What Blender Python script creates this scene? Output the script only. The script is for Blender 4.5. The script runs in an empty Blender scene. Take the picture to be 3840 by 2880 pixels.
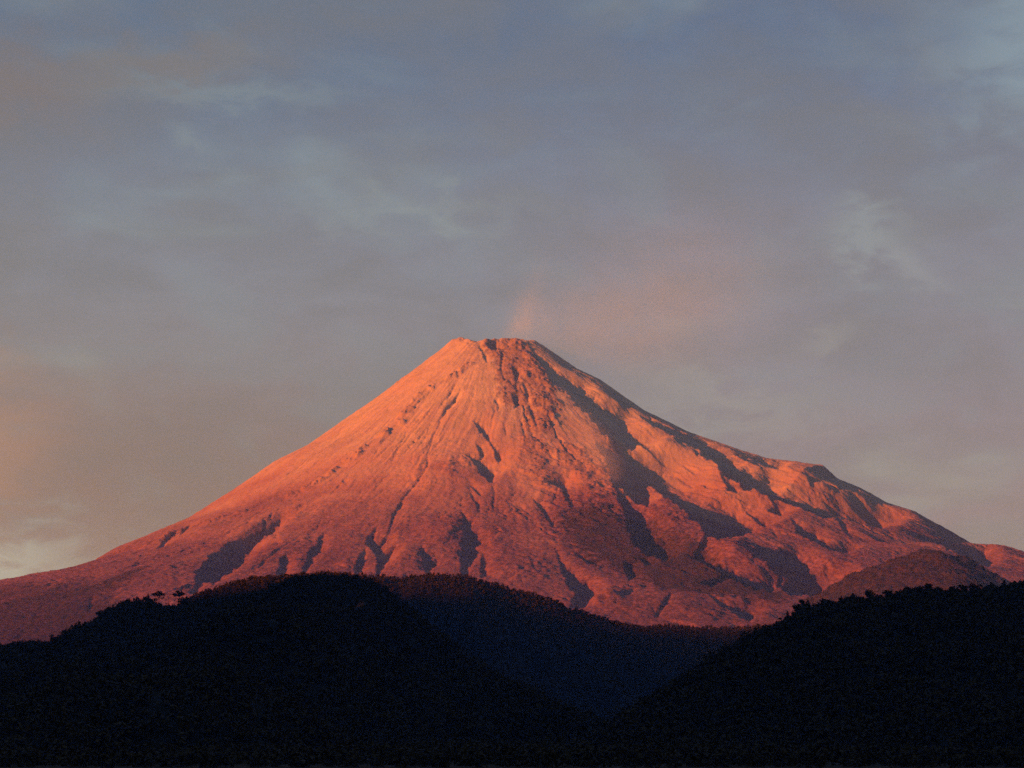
import bpy, math, random
import numpy as np
from mathutils import Vector

# ------------------------------------------------------------------ scene, camera, light, sky
S = bpy.context.scene
C = S.collection
R = math.radians
PITCH = R(9.7)
FPX = 7505.0                      # focal length in pixels of a 3840 px wide frame
CX, CY = 1920.0, 1440.0

cam_d = bpy.data.cameras.new("camera")
cam = bpy.data.objects.new("camera", cam_d)
C.objects.link(cam)
cam.location = (0, 0, 0)
cam.rotation_euler = (math.pi / 2 + PITCH, 0, 0)
cam_d.sensor_fit = 'HORIZONTAL'
cam_d.sensor_width = 36.0
cam_d.lens = 36.0 * FPX / 3840.0
cam_d.clip_start = 1.0
cam_d.clip_end = 200000.0
S.camera = cam

SUN_SIDE = 56.0                   # degrees to the left of straight behind the camera
SUN_EL = 9.5
sx, sy, sz = (-math.sin(R(SUN_SIDE)) * math.cos(R(SUN_EL)), -math.cos(R(SUN_SIDE)) * math.cos(R(SUN_EL)), math.sin(R(SUN_EL)))
sun_d = bpy.data.lights.new("sun", 'SUN')
sun = bpy.data.objects.new("sun", sun_d)
C.objects.link(sun)
sun_d.energy = 5.0
sun_d.angle = R(0.8)
sun_d.color = (1.0, 0.248, 0.034)
sun.rotation_euler = Vector((sx, sy, sz)).to_track_quat('Z', 'Y').to_euler()
sun.location = (-4000, -4000, 3000)

S.view_settings.view_transform = 'Standard'
S.view_settings.look = 'None'
S.view_settings.exposure = 1.5
S.view_settings.gamma = 1.0
S.render.engine = 'CYCLES'
S.cycles.max_bounces = 4
S.cycles.diffuse_bounces = 2
S.cycles.volume_bounces = 0
S.cycles.use_denoising = False
S.cycles.use_adaptive_sampling = False


class Nodes:
    """small helper for writing node trees"""
    def __init__(self, tree):
        self.t = tree
        self.n = tree.nodes
        self.l = tree.links

    def put(self, sock, v):
        if isinstance(v, bpy.types.NodeSocket):
            self.l.new(v, sock)
        elif v is not None:
            sock.default_value = v

    def math(self, op, a, b=None, c=None, clamp=False):
        n = self.n.new('ShaderNodeMath')
        n.operation = op
        n.use_clamp = clamp
        self.put(n.inputs[0], a)
        self.put(n.inputs[1], b)
        if c is not None:
            self.put(n.inputs[2], c)
        return n.outputs[0]

    def vmath(self, op, a, b=None):
        n = self.n.new('ShaderNodeVectorMath')
        n.operation = op
        self.put(n.inputs[0], a)
        if b is not None:
            self.put(n.inputs[1], b)
        return n.outputs['Value'] if op in ('LENGTH', 'DOT_PRODUCT', 'DISTANCE') else n.outputs[0]

    def noise(self, vec, scale, detail=4.0, rough=0.55, dist=0.0, dims='3D'):
        n = self.n.new('ShaderNodeTexNoise')
        n.noise_dimensions = dims
        self.put(n.inputs['Vector'], vec)
        n.inputs['Scale'].default_value = scale
        n.inputs['Detail'].default_value = detail
        n.inputs['Roughness'].default_value = rough
        n.inputs['Distortion'].default_value = dist
        return n.outputs['Fac']

    def mix(self, f, a, b):
        n = self.n.new('ShaderNodeMix')
        n.data_type = 'RGBA'
        self.put(n.inputs[0], f)
        for k, v in ((6, a), (7, b)):
            self.put(n.inputs[k], v if isinstance(v, bpy.types.NodeSocket) else (*v[:3], 1.0))
        return n.outputs[2]

    def remap(self, v, a, b, c=0.0, d=1.0, smooth=True):
        n = self.n.new('ShaderNodeMapRange')
        n.interpolation_type = 'SMOOTHSTEP' if smooth else 'LINEAR'
        self.put(n.inputs[0], v)
        for k, x in zip((1, 2, 3, 4), (a, b, c, d)):
            n.inputs[k].default_value = x
        return n.outputs[0]

    def xyz(self, v):
        n = self.n.new('ShaderNodeSeparateXYZ')
        self.put(n.inputs[0], v)
        return n.outputs

    def comb(self, x, y, z):
        n = self.n.new('ShaderNodeCombineXYZ')
        for k, v in enumerate((x, y, z)):
            self.put(n.inputs[k], v)
        return n.outputs[0]

    def attr(self, name):
        n = self.n.new('ShaderNodeAttribute')
        n.attribute_name = name
        return n.outputs['Fac']


def srgb(r, g, b):
    f = lambda c: ((c / 255 + 0.055) / 1.055) ** 2.4 if c > 10 else c / 255 / 12.92
    return (f(r), f(g), f(b))


EXPO = 2.0 ** S.view_settings.exposure


def az_el(u, v):
    """horizontal angle (right +) and elevation of the direction seen at a pixel"""
    dy = FPX * math.cos(PITCH) - (CY - v) * math.sin(PITCH)
    dz = FPX * math.sin(PITCH) + (CY - v) * math.cos(PITCH)
    dx = u - CX
    return math.atan2(dx, dy), math.atan2(dz, math.hypot(dx, dy))


# sky: physical sky seen through a torn evening cloud deck, all laid out by direction
world = bpy.data.worlds.new("World")
S.world = world
world.use_nodes = True
wt = world.node_tree
wt.nodes.clear()
W = Nodes(wt)
tc = W.n.new('ShaderNodeTexCoord')
D = W.vmath('NORMALIZE', tc.outputs['Generated'])
dxyz = W.xyz(D)
az = W.math('ARCTAN2', dxyz[0], dxyz[1])
el = W.math('ARCSINE', dxyz[2])
sky = W.n.new('ShaderNodeTexSky')
sky.sky_type = 'NISHITA'
sky.sun_disc = False
sky.sun_elevation = R(SUN_EL)
sky.sun_rotation = R(180.0 + SUN_SIDE)
sky.air_density = 1.2
sky.dust_density = 2.0
sky_in = W.vmath('SCALE', sky.outputs[0])
sky_in.node.inputs['Scale'].default_value = 0.10
# the cloud deck
P = W.comb(az, W.math('MULTIPLY', el, 2.6), 0.0)
Pslant = W.comb(W.math('ADD', az, W.math('MULTIPLY', el, 0.3)), W.math('MULTIPLY_ADD', az, 0.12, W.math('MULTIPLY', el, 2.6)), 1.7)
n_big = W.noise(P, 4.0, 3.0, 0.5)
n_mid = W.noise(Pslant, 6.0, 4.0, 0.5, 0.25)
n_fine = W.noise(W.comb(az, W.math('MULTIPLY', el, 2.2), 3.1), 34.0, 5.0, 0.6, 0.4)
k = 1.0 / EXPO


def lin(r, g, b):
    a = srgb(r, g, b)
    return tuple(c * k for c in a)


e_top, e_bot = az_el(1920, 0)[1], az_el(1920, 2200)[1]
t = W.remap(el, e_bot, e_top, 0, 1, False)
ramp_l = W.mix(W.remap(t, 0.12, 0.55), lin(133, 108, 98), lin(133, 135, 150))
ramp_l = W.mix(W.remap(t, 0.42, 1.0), ramp_l, lin(92, 112, 141))
ramp_r = W.mix(W.remap(t, 0.10, 0.55), lin(139, 126, 142), lin(130, 130, 149))
ramp_r = W.mix(W.remap(t, 0.50, 1.0), ramp_r, lin(90, 109, 142))
lr = W.remap(az, R(-11), R(8))
cloud = W.mix(lr, ramp_l, ramp_r)
# mauve-brown denser wisps and bluish thin places
cloud = W.mix(W.remap(n_mid, 0.46, 0.68, 0, 0.35), cloud, lin(114, 116, 122))
cloud = W.mix(W.remap(n_big, 0.48, 0.70, 0, 0.22), cloud, lin(124, 117, 112))
cloud = W.mix(W.remap(n_mid, 0.50, 0.30, 0, 0.35), cloud, lin(130, 145, 154))
cloud = W.mix(W.remap(el, R(26), R(60)), cloud, lin(108, 148, 205))
n_mott = W.noise(W.comb(az, W.math('MULTIPLY', el, 2.0), 7.3), 15.0, 6.0, 0.58, 0.5)
cloud = W.mix(W.remap(n_mott, 0.42, 0.66, 0, 0.30), cloud, lin(119, 117, 120))
cloud = W.mix(W.remap(n_mott, 0.52, 0.34, 0, 0.2), cloud, lin(126, 142, 154))
shade = W.math('MULTIPLY_ADD', n_fine, 0.14, 0.91)
cloud = W.vmath('MULTIPLY', cloud, (0.955, 1.01, 1.02))
cloud_v = W.vmath('SCALE', cloud)
W.put(cloud_v.node.inputs['Scale'], shade)


def patch(col_in, u, v, ru, rv, col, amount, tilt=0.0, wob=0.05):
    """a thin place in the deck around one direction of the sky"""
    a0, e0 = az_el(u, v)
    wa = W.math('MULTIPLY_ADD', W.math('SUBTRACT', n_mid, 0.5), wob, W.math('SUBTRACT', az, a0))
    we = W.math('MULTIPLY_ADD', W.math('SUBTRACT', n_fine, 0.5), wob * 0.9, W.math('SUBTRACT', el, e0))
    c, s = math.cos(tilt), math.sin(tilt)
    p = W.math('DIVIDE', W.math('ADD', W.math('MULTIPLY', wa, c), W.math('MULTIPLY', we, s)), ru / FPX)
    q = W.math('DIVIDE', W.math('SUBTRACT', W.math('MULTIPLY', we, c), W.math('MULTIPLY', wa, s)), rv / FPX)
    d = W.math('ADD', W.math('MULTIPLY', p, p), W.math('MULTIPLY', q, q))
    g = W.math('MULTIPLY', W.math('EXPONENT', W.math('MULTIPLY', d, -1.0)), amount)
    return W.mix(g, col_in, col)


sk = cloud_v
sk = patch(sk, -120, 1690, 330, 240, lin(172, 132, 108), 0.65, 0.0, 0.10)     # afterglow on the deck
sk = patch(sk, -150, 2160, 480, 150, lin(170, 183, 196), 0.9, 0.0, 0.10)      # clear gap low on one side
sk = patch(sk, 3800, 130, 260, 300, lin(132, 155, 174), 0.75, 0.0, 0.12)       # bluer gap high up
sk = patch(sk, 3310, 850, 170, 90, lin(148, 162, 172), 0.45, -0.3, 0.09)
sk = patch(sk, 3440, 1010, 160, 40, lin(146, 154, 166), 0.45, -0.8, 0.04)
sk = patch(sk, 2700, 1500, 420, 110, lin(148, 151, 158), 0.5, -0.15, 0.08)
sk = patch(sk, 3120, 1290, 140, 50, lin(148, 151, 158), 0.4, 0.3, 0.05)
sk = patch(sk, 1500, 780, 420, 60, lin(138, 150, 156), 0.35, 0.05, 0.08)
sk = patch(sk, 700, 505, 60, 25, lin(136, 152, 158), 0.35, -0.5, 0.03)
sk = patch(sk, 850, 350, 420, 40, lin(126, 143, 154), 0.5, 0.0, 0.04)
sk = patch(sk, 700, 230, 420, 90, lin(124, 118, 114), 0.6, 0.2, 0.06)
sk = patch(sk, 100, 330, 300, 160, lin(124, 112, 106), 0.6, 0.0, 0.06)
# physical sky shows through where the deck thins
mixed = W.mix(W.remap(n_mid, 0.42, 0.25, 0.02, 0.14), sk, sky_in)
bg = W.n.new('ShaderNodeBackground')
W.put(bg.inputs['Color'], mixed)
bg.inputs['Strength'].default_value = 1.0
out = W.n.new('ShaderNodeOutputWorld')
W.l.new(bg.outputs[0], out.inputs['Surface'])

# ------------------------------------------------------------------ numeric helpers
rng = np.random.default_rng(7)
random.seed(7)


def _grad(ix, iy, seed):
    h = (ix.astype(np.int64) * 374761393 + iy.astype(np.int64) * 668265263 + seed * 974634777) & 0xFFFFFFFF
    h = ((h ^ (h >> 13)) * 1274126177) & 0xFFFFFFFF
    h = (h ^ (h >> 16)) & 0xFFFF
    return h * (2 * math.pi / 65536.0)


def perlin(x, y, seed=0):
    x = np.asarray(x, np.float64)
    y = np.asarray(y, np.float64)
    x0, y0 = np.floor(x), np.floor(y)
    fx, fy = x - x0, y - y0
    ux, uy = fx * fx * fx * (fx * (fx * 6 - 15) + 10), fy * fy * fy * (fy * (fy * 6 - 15) + 10)

    def g(ox, oy):
        a = _grad(x0 + ox, y0 + oy, seed)
        return np.cos(a) * (fx - ox) + np.sin(a) * (fy - oy)
    a = g(0, 0) * (1 - ux) + g(1, 0) * ux
    b = g(0, 1) * (1 - ux) + g(1, 1) * ux
    return (a * (1 - uy) + b * uy) * 1.5


def fbm(x, y, octv=4, seed=0, gain=0.5):
    s, a = 0.0, 1.0
    for o in range(octv):
        s = s + a * perlin(x * 2 ** o, y * 2 ** o, seed + o * 17)
        a *= gain
    return s


def ridged(x, y, octv=4, seed=0, gain=0.5):
    s, a = 0.0, 1.0
    for o in range(octv):
        s = s + a * (1 - 2 * np.abs(perlin(x * 2 ** o, y * 2 ** o, seed + o * 17)))
        a *= gain
    return s


def sstep(a, b, x):
    t_ = np.clip((x - a) / (b - a), 0, 1)
    return t_ * t_ * (3 - 2 * t_)


def ray(u, v):
    dy = FPX * math.cos(PITCH) - (CY - np.asarray(v, float)) * math.sin(PITCH)
    dz = FPX * math.sin(PITCH) + (CY - np.asarray(v, float)) * math.cos(PITCH)
    return (np.asarray(u, float) - CX) / dy, dz / dy        # x/y and z/y


def mesh_obj(name, verts, faces, mats, parent=None, smooth=False, attrs=None):
    """verts (n,3), faces (m,k) -> one linked mesh object"""
    me = bpy.data.meshes.new(name)
    verts = np.asarray(verts, np.float32)
    faces = np.asarray(faces, np.int32)
    n, m, kk = len(verts), len(faces), faces.shape[1]
    me.vertices.add(n)
    me.vertices.foreach_set('co', verts.ravel())
    me.loops.add(m * kk)
    me.loops.foreach_set('vertex_index', faces.ravel())
    me.polygons.add(m)
    me.polygons.foreach_set('loop_start', np.arange(0, m * kk, kk, dtype=np.int32))
    me.polygons.foreach_set('use_smooth', np.full(m, smooth))
    for key, val in (attrs or {}).items():
        at = me.attributes.new(key, 'FLOAT', 'POINT')
        at.data.foreach_set('value', np.asarray(val, np.float32).ravel())
    me.update()
    me.validate()
    me.materials.append(mats)
    o = bpy.data.objects.new(name, me)
    C.objects.link(o)
    if parent is not None:
        o.parent = parent
    return o


def grid_faces(nr, nc):
    i = np.arange(nr * nc).reshape(nr, nc)
    return np.stack([i[:-1, :-1], i[:-1, 1:], i[1:, 1:], i[1:, :-1]], -1).reshape(-1, 4)


def tag(o, label=None, cat=None, group=None, kind=None):
    for key, val in (('label', label), ('category', cat), ('group', group), ('kind', kind)):
        if val:
            o[key] = val
    return o


def new_mat(name):
    m = bpy.data.materials.new(name)
    m.use_nodes = True
    N = Nodes(m.node_tree)
    b = m.node_tree.nodes['Principled BSDF']
    b.inputs['Roughness'].default_value = 0.95
    b.inputs['Specular IOR Level'].default_value = 0.1
    return m, N, b


# ------------------------------------------------------------------ materials
# mountain rock: pale ash, darker block lava, bushes low down
m_rock, N, b = new_mat("volcanic_rock")
geo = N.n.new('ShaderNodeNewGeometry').outputs['Position']
n1 = N.noise(geo, 0.012, 6.0, 0.62)
n2 = N.noise(geo, 0.0026, 4.0, 0.55)
n3 = N.noise(geo, 0.05, 5.0, 0.7)
ash = N.mix(N.remap(n1, 0.35, 0.65), (0.26, 0.215, 0.15), (0.355, 0.295, 0.205))
ash = N.mix(N.remap(N.attr('streak'), 0.35, 0.75, 0, 0.55), ash, (0.21, 0.165, 0.15))
lava = N.mix(N.remap(n3, 0.38, 0.62), (0.11, 0.078, 0.070), (0.21, 0.145, 0.12))
bush = N.mix(N.remap(n3, 0.36, 0.66), (0.070, 0.031, 0.042), (0.150, 0.070, 0.080))
col = N.mix(N.remap(N.attr('lava'), 0.1, 0.8, 0, 0.9), ash, lava)
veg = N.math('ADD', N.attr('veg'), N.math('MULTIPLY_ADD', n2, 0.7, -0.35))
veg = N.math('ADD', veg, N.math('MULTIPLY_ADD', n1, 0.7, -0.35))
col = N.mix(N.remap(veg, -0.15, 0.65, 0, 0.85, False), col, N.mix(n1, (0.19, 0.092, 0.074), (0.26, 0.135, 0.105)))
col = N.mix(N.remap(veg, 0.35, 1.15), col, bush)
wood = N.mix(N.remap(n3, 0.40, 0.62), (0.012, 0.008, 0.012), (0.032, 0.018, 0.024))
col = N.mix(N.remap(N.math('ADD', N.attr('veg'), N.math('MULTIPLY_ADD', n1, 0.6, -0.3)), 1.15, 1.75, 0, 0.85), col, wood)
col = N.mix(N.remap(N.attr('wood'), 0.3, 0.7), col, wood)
N.put(b.inputs['Base Color'], col)
bump = N.n.new('ShaderNodeBump')
bump.inputs['Strength'].default_value = 0.6
bump.inputs['Distance'].default_value = 9.0
N.put(bump.inputs['Height'], N.noise(geo, 0.07, 6.0, 0.75))
N.l.new(bump.outputs[0], b.inputs['Normal'])

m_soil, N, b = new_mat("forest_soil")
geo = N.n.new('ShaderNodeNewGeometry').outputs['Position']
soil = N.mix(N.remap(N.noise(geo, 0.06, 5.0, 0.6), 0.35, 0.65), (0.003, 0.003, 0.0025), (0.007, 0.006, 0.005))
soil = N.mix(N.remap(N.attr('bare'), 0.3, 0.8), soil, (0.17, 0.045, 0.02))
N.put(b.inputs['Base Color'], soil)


def leaf_mat(name, c0, c1):
    m, N_, b_ = new_mat(name)
    oi = N_.n.new('ShaderNodeNewGeometry')
    f = N_.math('MULTIPLY_ADD', oi.outputs['Random Per Island'], 0.6, N_.math('MULTIPLY', N_.noise(oi.outputs['Position'], 0.03, 2.0), 0.5))
    N_.put(b_.inputs['Base Color'], N_.mix(N_.remap(f, 0.2, 0.9), c0, c1))
    return m


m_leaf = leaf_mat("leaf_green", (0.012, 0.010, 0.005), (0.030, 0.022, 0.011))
m_bark, N, b = new_mat("bark")
geo = N.n.new('ShaderNodeNewGeometry').outputs['Position']
N.put(b.inputs['Base Color'], N.mix(N.noise(geo, 2.0, 4.0), (0.025, 0.018, 0.014), (0.06, 0.045, 0.035)))

# ------------------------------------------------------------------ the volcano
YC = 12000.0                       # distance of the summit
K2 = 3840.0 / 2212.0
XC = (1070 * K2 - CX) / 7400.0 * YC

left_sil = [(1045, 742), (1020, 738), (990, 730), (975, 735), (950, 757), (925, 775), (900, 795), (860, 825), (800, 870), (740, 910),
            (660, 965), (590, 1000), (500, 1062), (400, 1125), (340, 1150), (260, 1183), (200, 1215), (100, 1240), (0, 1258), (-300, 1318), (-700, 1400)]
right_sil = [(1090, 734), (1140, 735), (1160, 738), (1190, 758), (1250, 800), (1300, 825), (1350, 860), (1400, 893), (1500, 940), (1600, 975),
             (1650, 990), (1720, 1000), (1770, 1008), (1800, 1030), (1850, 1055), (1905, 1085), (1960, 1105), (2040, 1145), (2080, 1168), (2140, 1180),
             (2212, 1197), (2500, 1275), (2900, 1390)]


def sil_profile(pts):
    u = np.array([p[0] for p in pts]) * K2
    v = np.array([p[1] for p in pts]) * K2
    a, e = ray(u, v)
    return np.abs(a * YC - XC), e * YC, u, e, a


rl, zl, ul, el_, al_ = sil_profile(left_sil)
rr, zr, ur, er_, ar_ = sil_profile(right_sil)
Z0 = 0.5 * (zl[0] + zr[0])
rl, zl = np.r_[0, rl, 9000], np.r_[Z0, zl, -60]
rr, zr = np.r_[0, rr, 9000], np.r_[Z0, zr, -60]
Zs = float(Z0)
rf = np.array([0, 130, 190, 320, 600, 1100, 1500, 1800, 2100, 2400, 3000, 4000, 5000, 6200, 9000.])
zf = Zs + np.array([0, -5, -25, -120, -325, -690, -950, -1110, -1250, -1370, -1570, -1850, -2090, -2330, -2420.])


def base_h(x, y, L, Rr):
    dx, dy = x - XC, y - YC
    r = np.hypot(dx, dy)
    s = dx / np.maximum(r, 1e-3)
    wl = np.clip(-s, 0, 1) ** 2.2
    wr = np.clip(s, 0, 1) ** 2.2
    wf = np.maximum(1 - wl - wr, 0)
    return wl * np.interp(r, rl, L) + wr * np.interp(r, rr, Rr) + wf * np.interp(r, rf, zf)


# fit the two flank profiles so that the outline of the solid cone is the traced one
ys = np.arange(9000., 13200., 20.)
for it in range(6):
    for pts_a, pts_e, zz in ((al_, el_, zl), (ar_, er_, zr)):
        X = pts_a[:, None] * ys[None, :]
        hh = base_h(X, ys[None, :] + 0 * X, zl, zr) / ys[None, :]
        zz[1:-1] += (pts_e - hh.max(1)) * YC * 0.8

# ground points seen at picture positions, on the smooth cone
_ty = np.arange(6500., 12600., 6.)


def hit(u, v, lower=0.0):
    a, e = ray(np.atleast_1d(u), np.atleast_1d(v))
    X = a[:, None] * _ty[None, :]
    below = base_h(X, _ty[None, :] + 0 * X, zl, zr) - np.atleast_1d(lower)[:, None] >= e[:, None] * _ty[None, :]
    i = np.maximum(below.argmax(1), 1)
    ok = below.any(1)
    gap_ = e[:, None] * _ty[None, :] - base_h(X, _ty[None, :] + 0 * X, zl, zr) + np.atleast_1d(lower)[:, None]
    g0 = np.take_along_axis(gap_, (i - 1)[:, None], 1)[:, 0]
    g1 = np.take_along_axis(gap_, i[:, None], 1)[:, 0]
    y = _ty[i - 1] + 6.0 * np.clip(g0 / np.where(np.abs(g0 - g1) < 1e-6, 1.0, g0 - g1), 0, 1)
    return np.stack([a * y, y], -1), ok


Zm = 2212.0 / 960.0
OFF = {1: (0, 1900), 2: (960, 1900), 3: (1920, 1900), 4: (2880, 1900), 5: (1400, 1200), 6: (2200, 1400), 7: (900, 1400)}


def px(reg, p):
    ox, oy = OFF[reg]
    return ox + p[0] / Zm, oy + p[1] / Zm


# barrancas: region, [(u, v, half width of the shaded wall)], optional steepness
GULLIES = [
 (5, [(905,235,6),(940,270,16),(960,330,14),(985,370,6)]),
 (5, [(990,205,20),(1030,225,36),(1060,262,8)], 1.1),
 (5, [(1190,390,6),(1235,480,25),(1225,560,12),(1245,612,6)]),
 (5, [(1290,545,8),(1322,640,18),(1330,720,10),(1360,800,15),(1385,860,8),(1410,930,6)]),
 (5, [(1185,630,6),(1220,690,25),(1235,730,20),(1215,770,6)]),
 (5, [(1090,250,6),(1110,320,14),(1100,420,8),(1130,520,6)]),
 (5, [(860,875,4),(910,920,20),(960,990,25),(1000,1050,12),(1050,1130,17),(1085,1220,20),(1075,1255,6)]),
 (5, [(790,1160,4),(850,1200,12),(900,1240,28),(960,1310,42),(1005,1370,35),(1025,1405,8)]),
 (5, [(885,1060,6),(920,1120,22),(935,1180,20),(915,1228,8)]),
 (5, [(820,1480,4),(860,1540,15),(900,1610,20),(915,1660,8)]),
 (5, [(825,1425,4),(900,1490,10),(930,1530,4)]),
 (5, [(1030,1440,8),(1040,1500,12),(1030,1600,12),(1040,1660,8)]),
 (5, [(1265,865,4),(1285,930,12),(1312,1010,7)]),
 (5, [(1120,880,4),(1140,960,8),(1145,1000,4)]),
 (5, [(1365,1535,4),(1420,1600,15),(1490,1665,14)]),
 (5, [(1500,1390,8),(1640,1450,22),(1670,1530,25),(1720,1605,10)]),
 (5, [(1050,690,10),(1080,750,14),(1075,790,5)]),
 (5, [(715,440,6),(730,490,9),(722,500,4)]),
 (5, [(705,560,7),(650,660,12),(640,700,5)]),
 (5, [(740,630,5),(690,710,16),(650,770,6)]),
 (5, [(640,735,10),(605,810,18),(560,885,5)]),
 (5, [(760,720,3),(640,880,5),(560,1030,5),(520,1090,4)]),
 (5, [(580,880,3),(520,1000,6),(490,1090,8),(462,1170,8),(465,1250,10),(435,1320,10),(385,1395,16),(368,1430,6),(300,1490,14),(240,1570,10),(205,1640,22)]),
 (7, [(1400,1090,10),(1370,1160,26),(1320,1240,20),(1300,1310,18),(1290,1365,8),(1250,1440,18),(1200,1540,10)]),
 (7, [(1640,450,3),(1600,560,5),(1540,640,4)]),
 (7, [(1420,560,3),(1350,680,5),(1300,780,4)]),
 (7, [(900,930,3),(840,990,7),(790,1040,4)]),
 (7, [(1200,650,3),(1170,690,7),(1140,740,3)]),
 (7, [(730,1180,3),(690,1290,6),(650,1380,5)]),
 (7, [(560,1380,3),(470,1440,6),(300,1540,10),(260,1570,4)]),
 # the great shaded trough under the ridge crest on the lee side
 (5, [(1335,190,4),(1400,300,16),(1480,400,26),(1600,520,44),(1740,640,58),(1890,770,64),(2030,900,84),(2140,1010,90),(2230,1090,40)], 0.95),
 (6, [(170,500,14),(260,650,34),(370,770,46),(510,890,56),(700,1020,58),(860,1120,62),(980,1210,100),(1150,1310,120),(1330,1350,60),(1430,1345,15)], 0.95),
 (6, [(90,610,16),(190,730,60),(320,860,120),(430,1000,105),(500,1110,50),(525,1150,12)], 0.85),
 (6, [(230,960,14),(330,1120,40),(420,1300,80),(470,1420,85),(560,1520,60),(680,1600,30)], 0.85),
 (6, [(300,480,3),(420,590,8),(540,670,8),(620,760,9),(680,810,4)]),
 (6, [(400,330,4),(560,430,15),(700,490,22),(850,560,34),(1000,640,48),(1150,760,58),(1270,870,66),(1400,950,58),(1550,1020,34),(1680,1085,24),(1850,1150,20),(2050,1220,30),(2212,1250,14)], 0.95),
 (6, [(120,90,4),(220,200,8),(310,295,9),(360,330,4)]),
 (6, [(1390,715,10),(1480,755,24),(1560,800,12),(1660,832,5)]),
 (6, [(1270,700,4),(1400,760,9),(1500,802,5)]),
 (6, [(1880,830,4),(1910,900,18),(1940,950,24),(1955,990,7)]),
 (6, [(2025,815,10),(2100,880,40),(2212,960,50),(2330,1010,20)]),
 (6, [(1520,890,6),(1570,945,18),(1580,960,5)]),
 (6, [(1150,855,8),(1190,930,20),(1240,1000,26),(1290,1030,10)]),
 (6, [(1535,1030,6),(1600,1100,12),(1660,1200,14),(1672,1215,4)]),
 (6, [(1370,1200,5),(1450,1260,15),(1540,1330,12)]),
 (6, [(1760,1260,8),(1850,1370,36),(1950,1420,34),(2000,1460,18),(2100,1520,12),(2260,1560,6)]),
 (6, [(1590,1365,8),(1650,1425,8)]),
 (6, [(1250,1240,4),(1330,1320,6),(1420,1390,6)]),
 (4, [(0,30,14),(60,40,20),(110,75,8)]),
 (4, [(600,110,10),(650,170,26),(685,225,12),(690,240,4)]),
 (4, [(330,5,8),(480,55,25),(600,88,18),(750,132,10),(980,190,6)]),
 (4, [(1200,235,5),(1350,280,15),(1500,310,26),(1700,390,48),(1820,450,52),(1900,510,25)]),
 (4, [(-30,400,40),(60,450,95),(170,520,120),(270,600,85),(340,670,56),(430,740,34)], 0.8),
 (4, [(80,690,12),(180,720,34),(330,740,36),(420,780,16)]),
 (1, [(2400,150,30),(2330,200,36),(2250,250,34),(2130,330,60),(2000,430,110),(1860,520,120),(1750,610,80),(1690,690,30)], 0.8),
 (1, [(1520,215,12),(1480,250,30),(1400,330,26),(1360,360,8)]),
 (1, [(1640,170,10),(1590,200,26),(1560,240,8)]),
 (1, [(790,790,10),(780,850,22),(770,900,10)]),
 (2, [(1040,180,8),(1000,240,30),(985,310,44),(1050,370,40),(1078,450,40),(1060,550,34),(1050,590,20)]),
 (2, [(1210,340,6),(1140,450,17),(1090,530,20),(1075,560,10)]),
 (2, [(940,360,10),(910,450,42),(885,550,40),(870,590,20)]),
 (2, [(580,230,8),(560,280,26),(520,360,40),(460,430,42),(440,510,30),(400,580,26)]),
 (2, [(260,420,10),(240,460,45),(230,520,45),(215,590,40)]),
 (2, [(230,345,10),(170,390,12),(60,480,16),(20,530,10)]),
 (2, [(1770,30,5),(1800,110,26),(1830,200,50),(1840,300,82),(1830,400,82),(1805,490,52),(1790,580,36)], 0.9),
 (2, [(1425,350,8),(1460,440,46),(1475,520,70),(1480,560,30)]),
 (2, [(1955,400,8),(1960,460,26),(1960,540,30)]),
 (3, [(210,-15,4),(290,80,16),(345,160,16),(360,185,5)]),
 (3, [(375,350,4),(390,420,16),(415,490,22),(445,560,27),(500,640,45),(575,715,66),(640,765,60),(560,830,70)]),
 (3, [(440,140,6),(475,205,12),(490,220,4)]),
 (3, [(545,400,6),(650,480,17),(730,505,6)]),
 (3, [(150,430,6),(170,490,12),(205,545,8)]),
 (3, [(960,480,12),(1000,540,46),(1025,600,46),(1010,640,14)]),
 (3, [(1680,230,14),(1660,320,34),(1600,380,30),(1560,410,10)]),
 (3, [(1520,430,8),(1650,480,15),(1750,540,15),(1900,600,25),(2050,670,30),(2230,720,30)]),
 (3, [(1640,660,16),(1720,655,40),(1860,600,30),(1930,580,10)]),
 (3, [(1380,730,8),(1330,800,26),(1290,880,30),(1250,940,20)]),
 (3, [(900,760,8),(950,750,26),(1030,735,18)]),
 (3, [(1100,450,8),(1160,490,24),(1200,505,8)]),
 (3, [(1700,760,8),(1780,830,16),(1900,900,20),(2050,960,30)]),
]
# rounded mounds on the apron: region, centre, half size (px of the zoomed crop), height in metres
MOUNDS = [
 (3, (1860,420), (260,240), 95), (3, (830,800), (150,90), 60), (3, (1000,710), (70,35), 25), (3, (1130,850), (260,120), 45),
 (3, (1560,900), (260,130), 50), (3, (1900,860), (200,60), 30), (3, (2120,930), (180,80), 35), (3, (100,560), (220,220), 40),
 (7, (1700,860), (260,150), 40), (2, (1600,250), (190,250), 55), (2, (1290,470), (190,150), 45), (2, (800,500), (70,200), 28),
 (2, (350,500), (60,160), 25), (6, (1000,980), (130,220), 30), (6, (620,560), (150,90), 28), (1, (1250,640), (260,180), 40),
]
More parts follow.
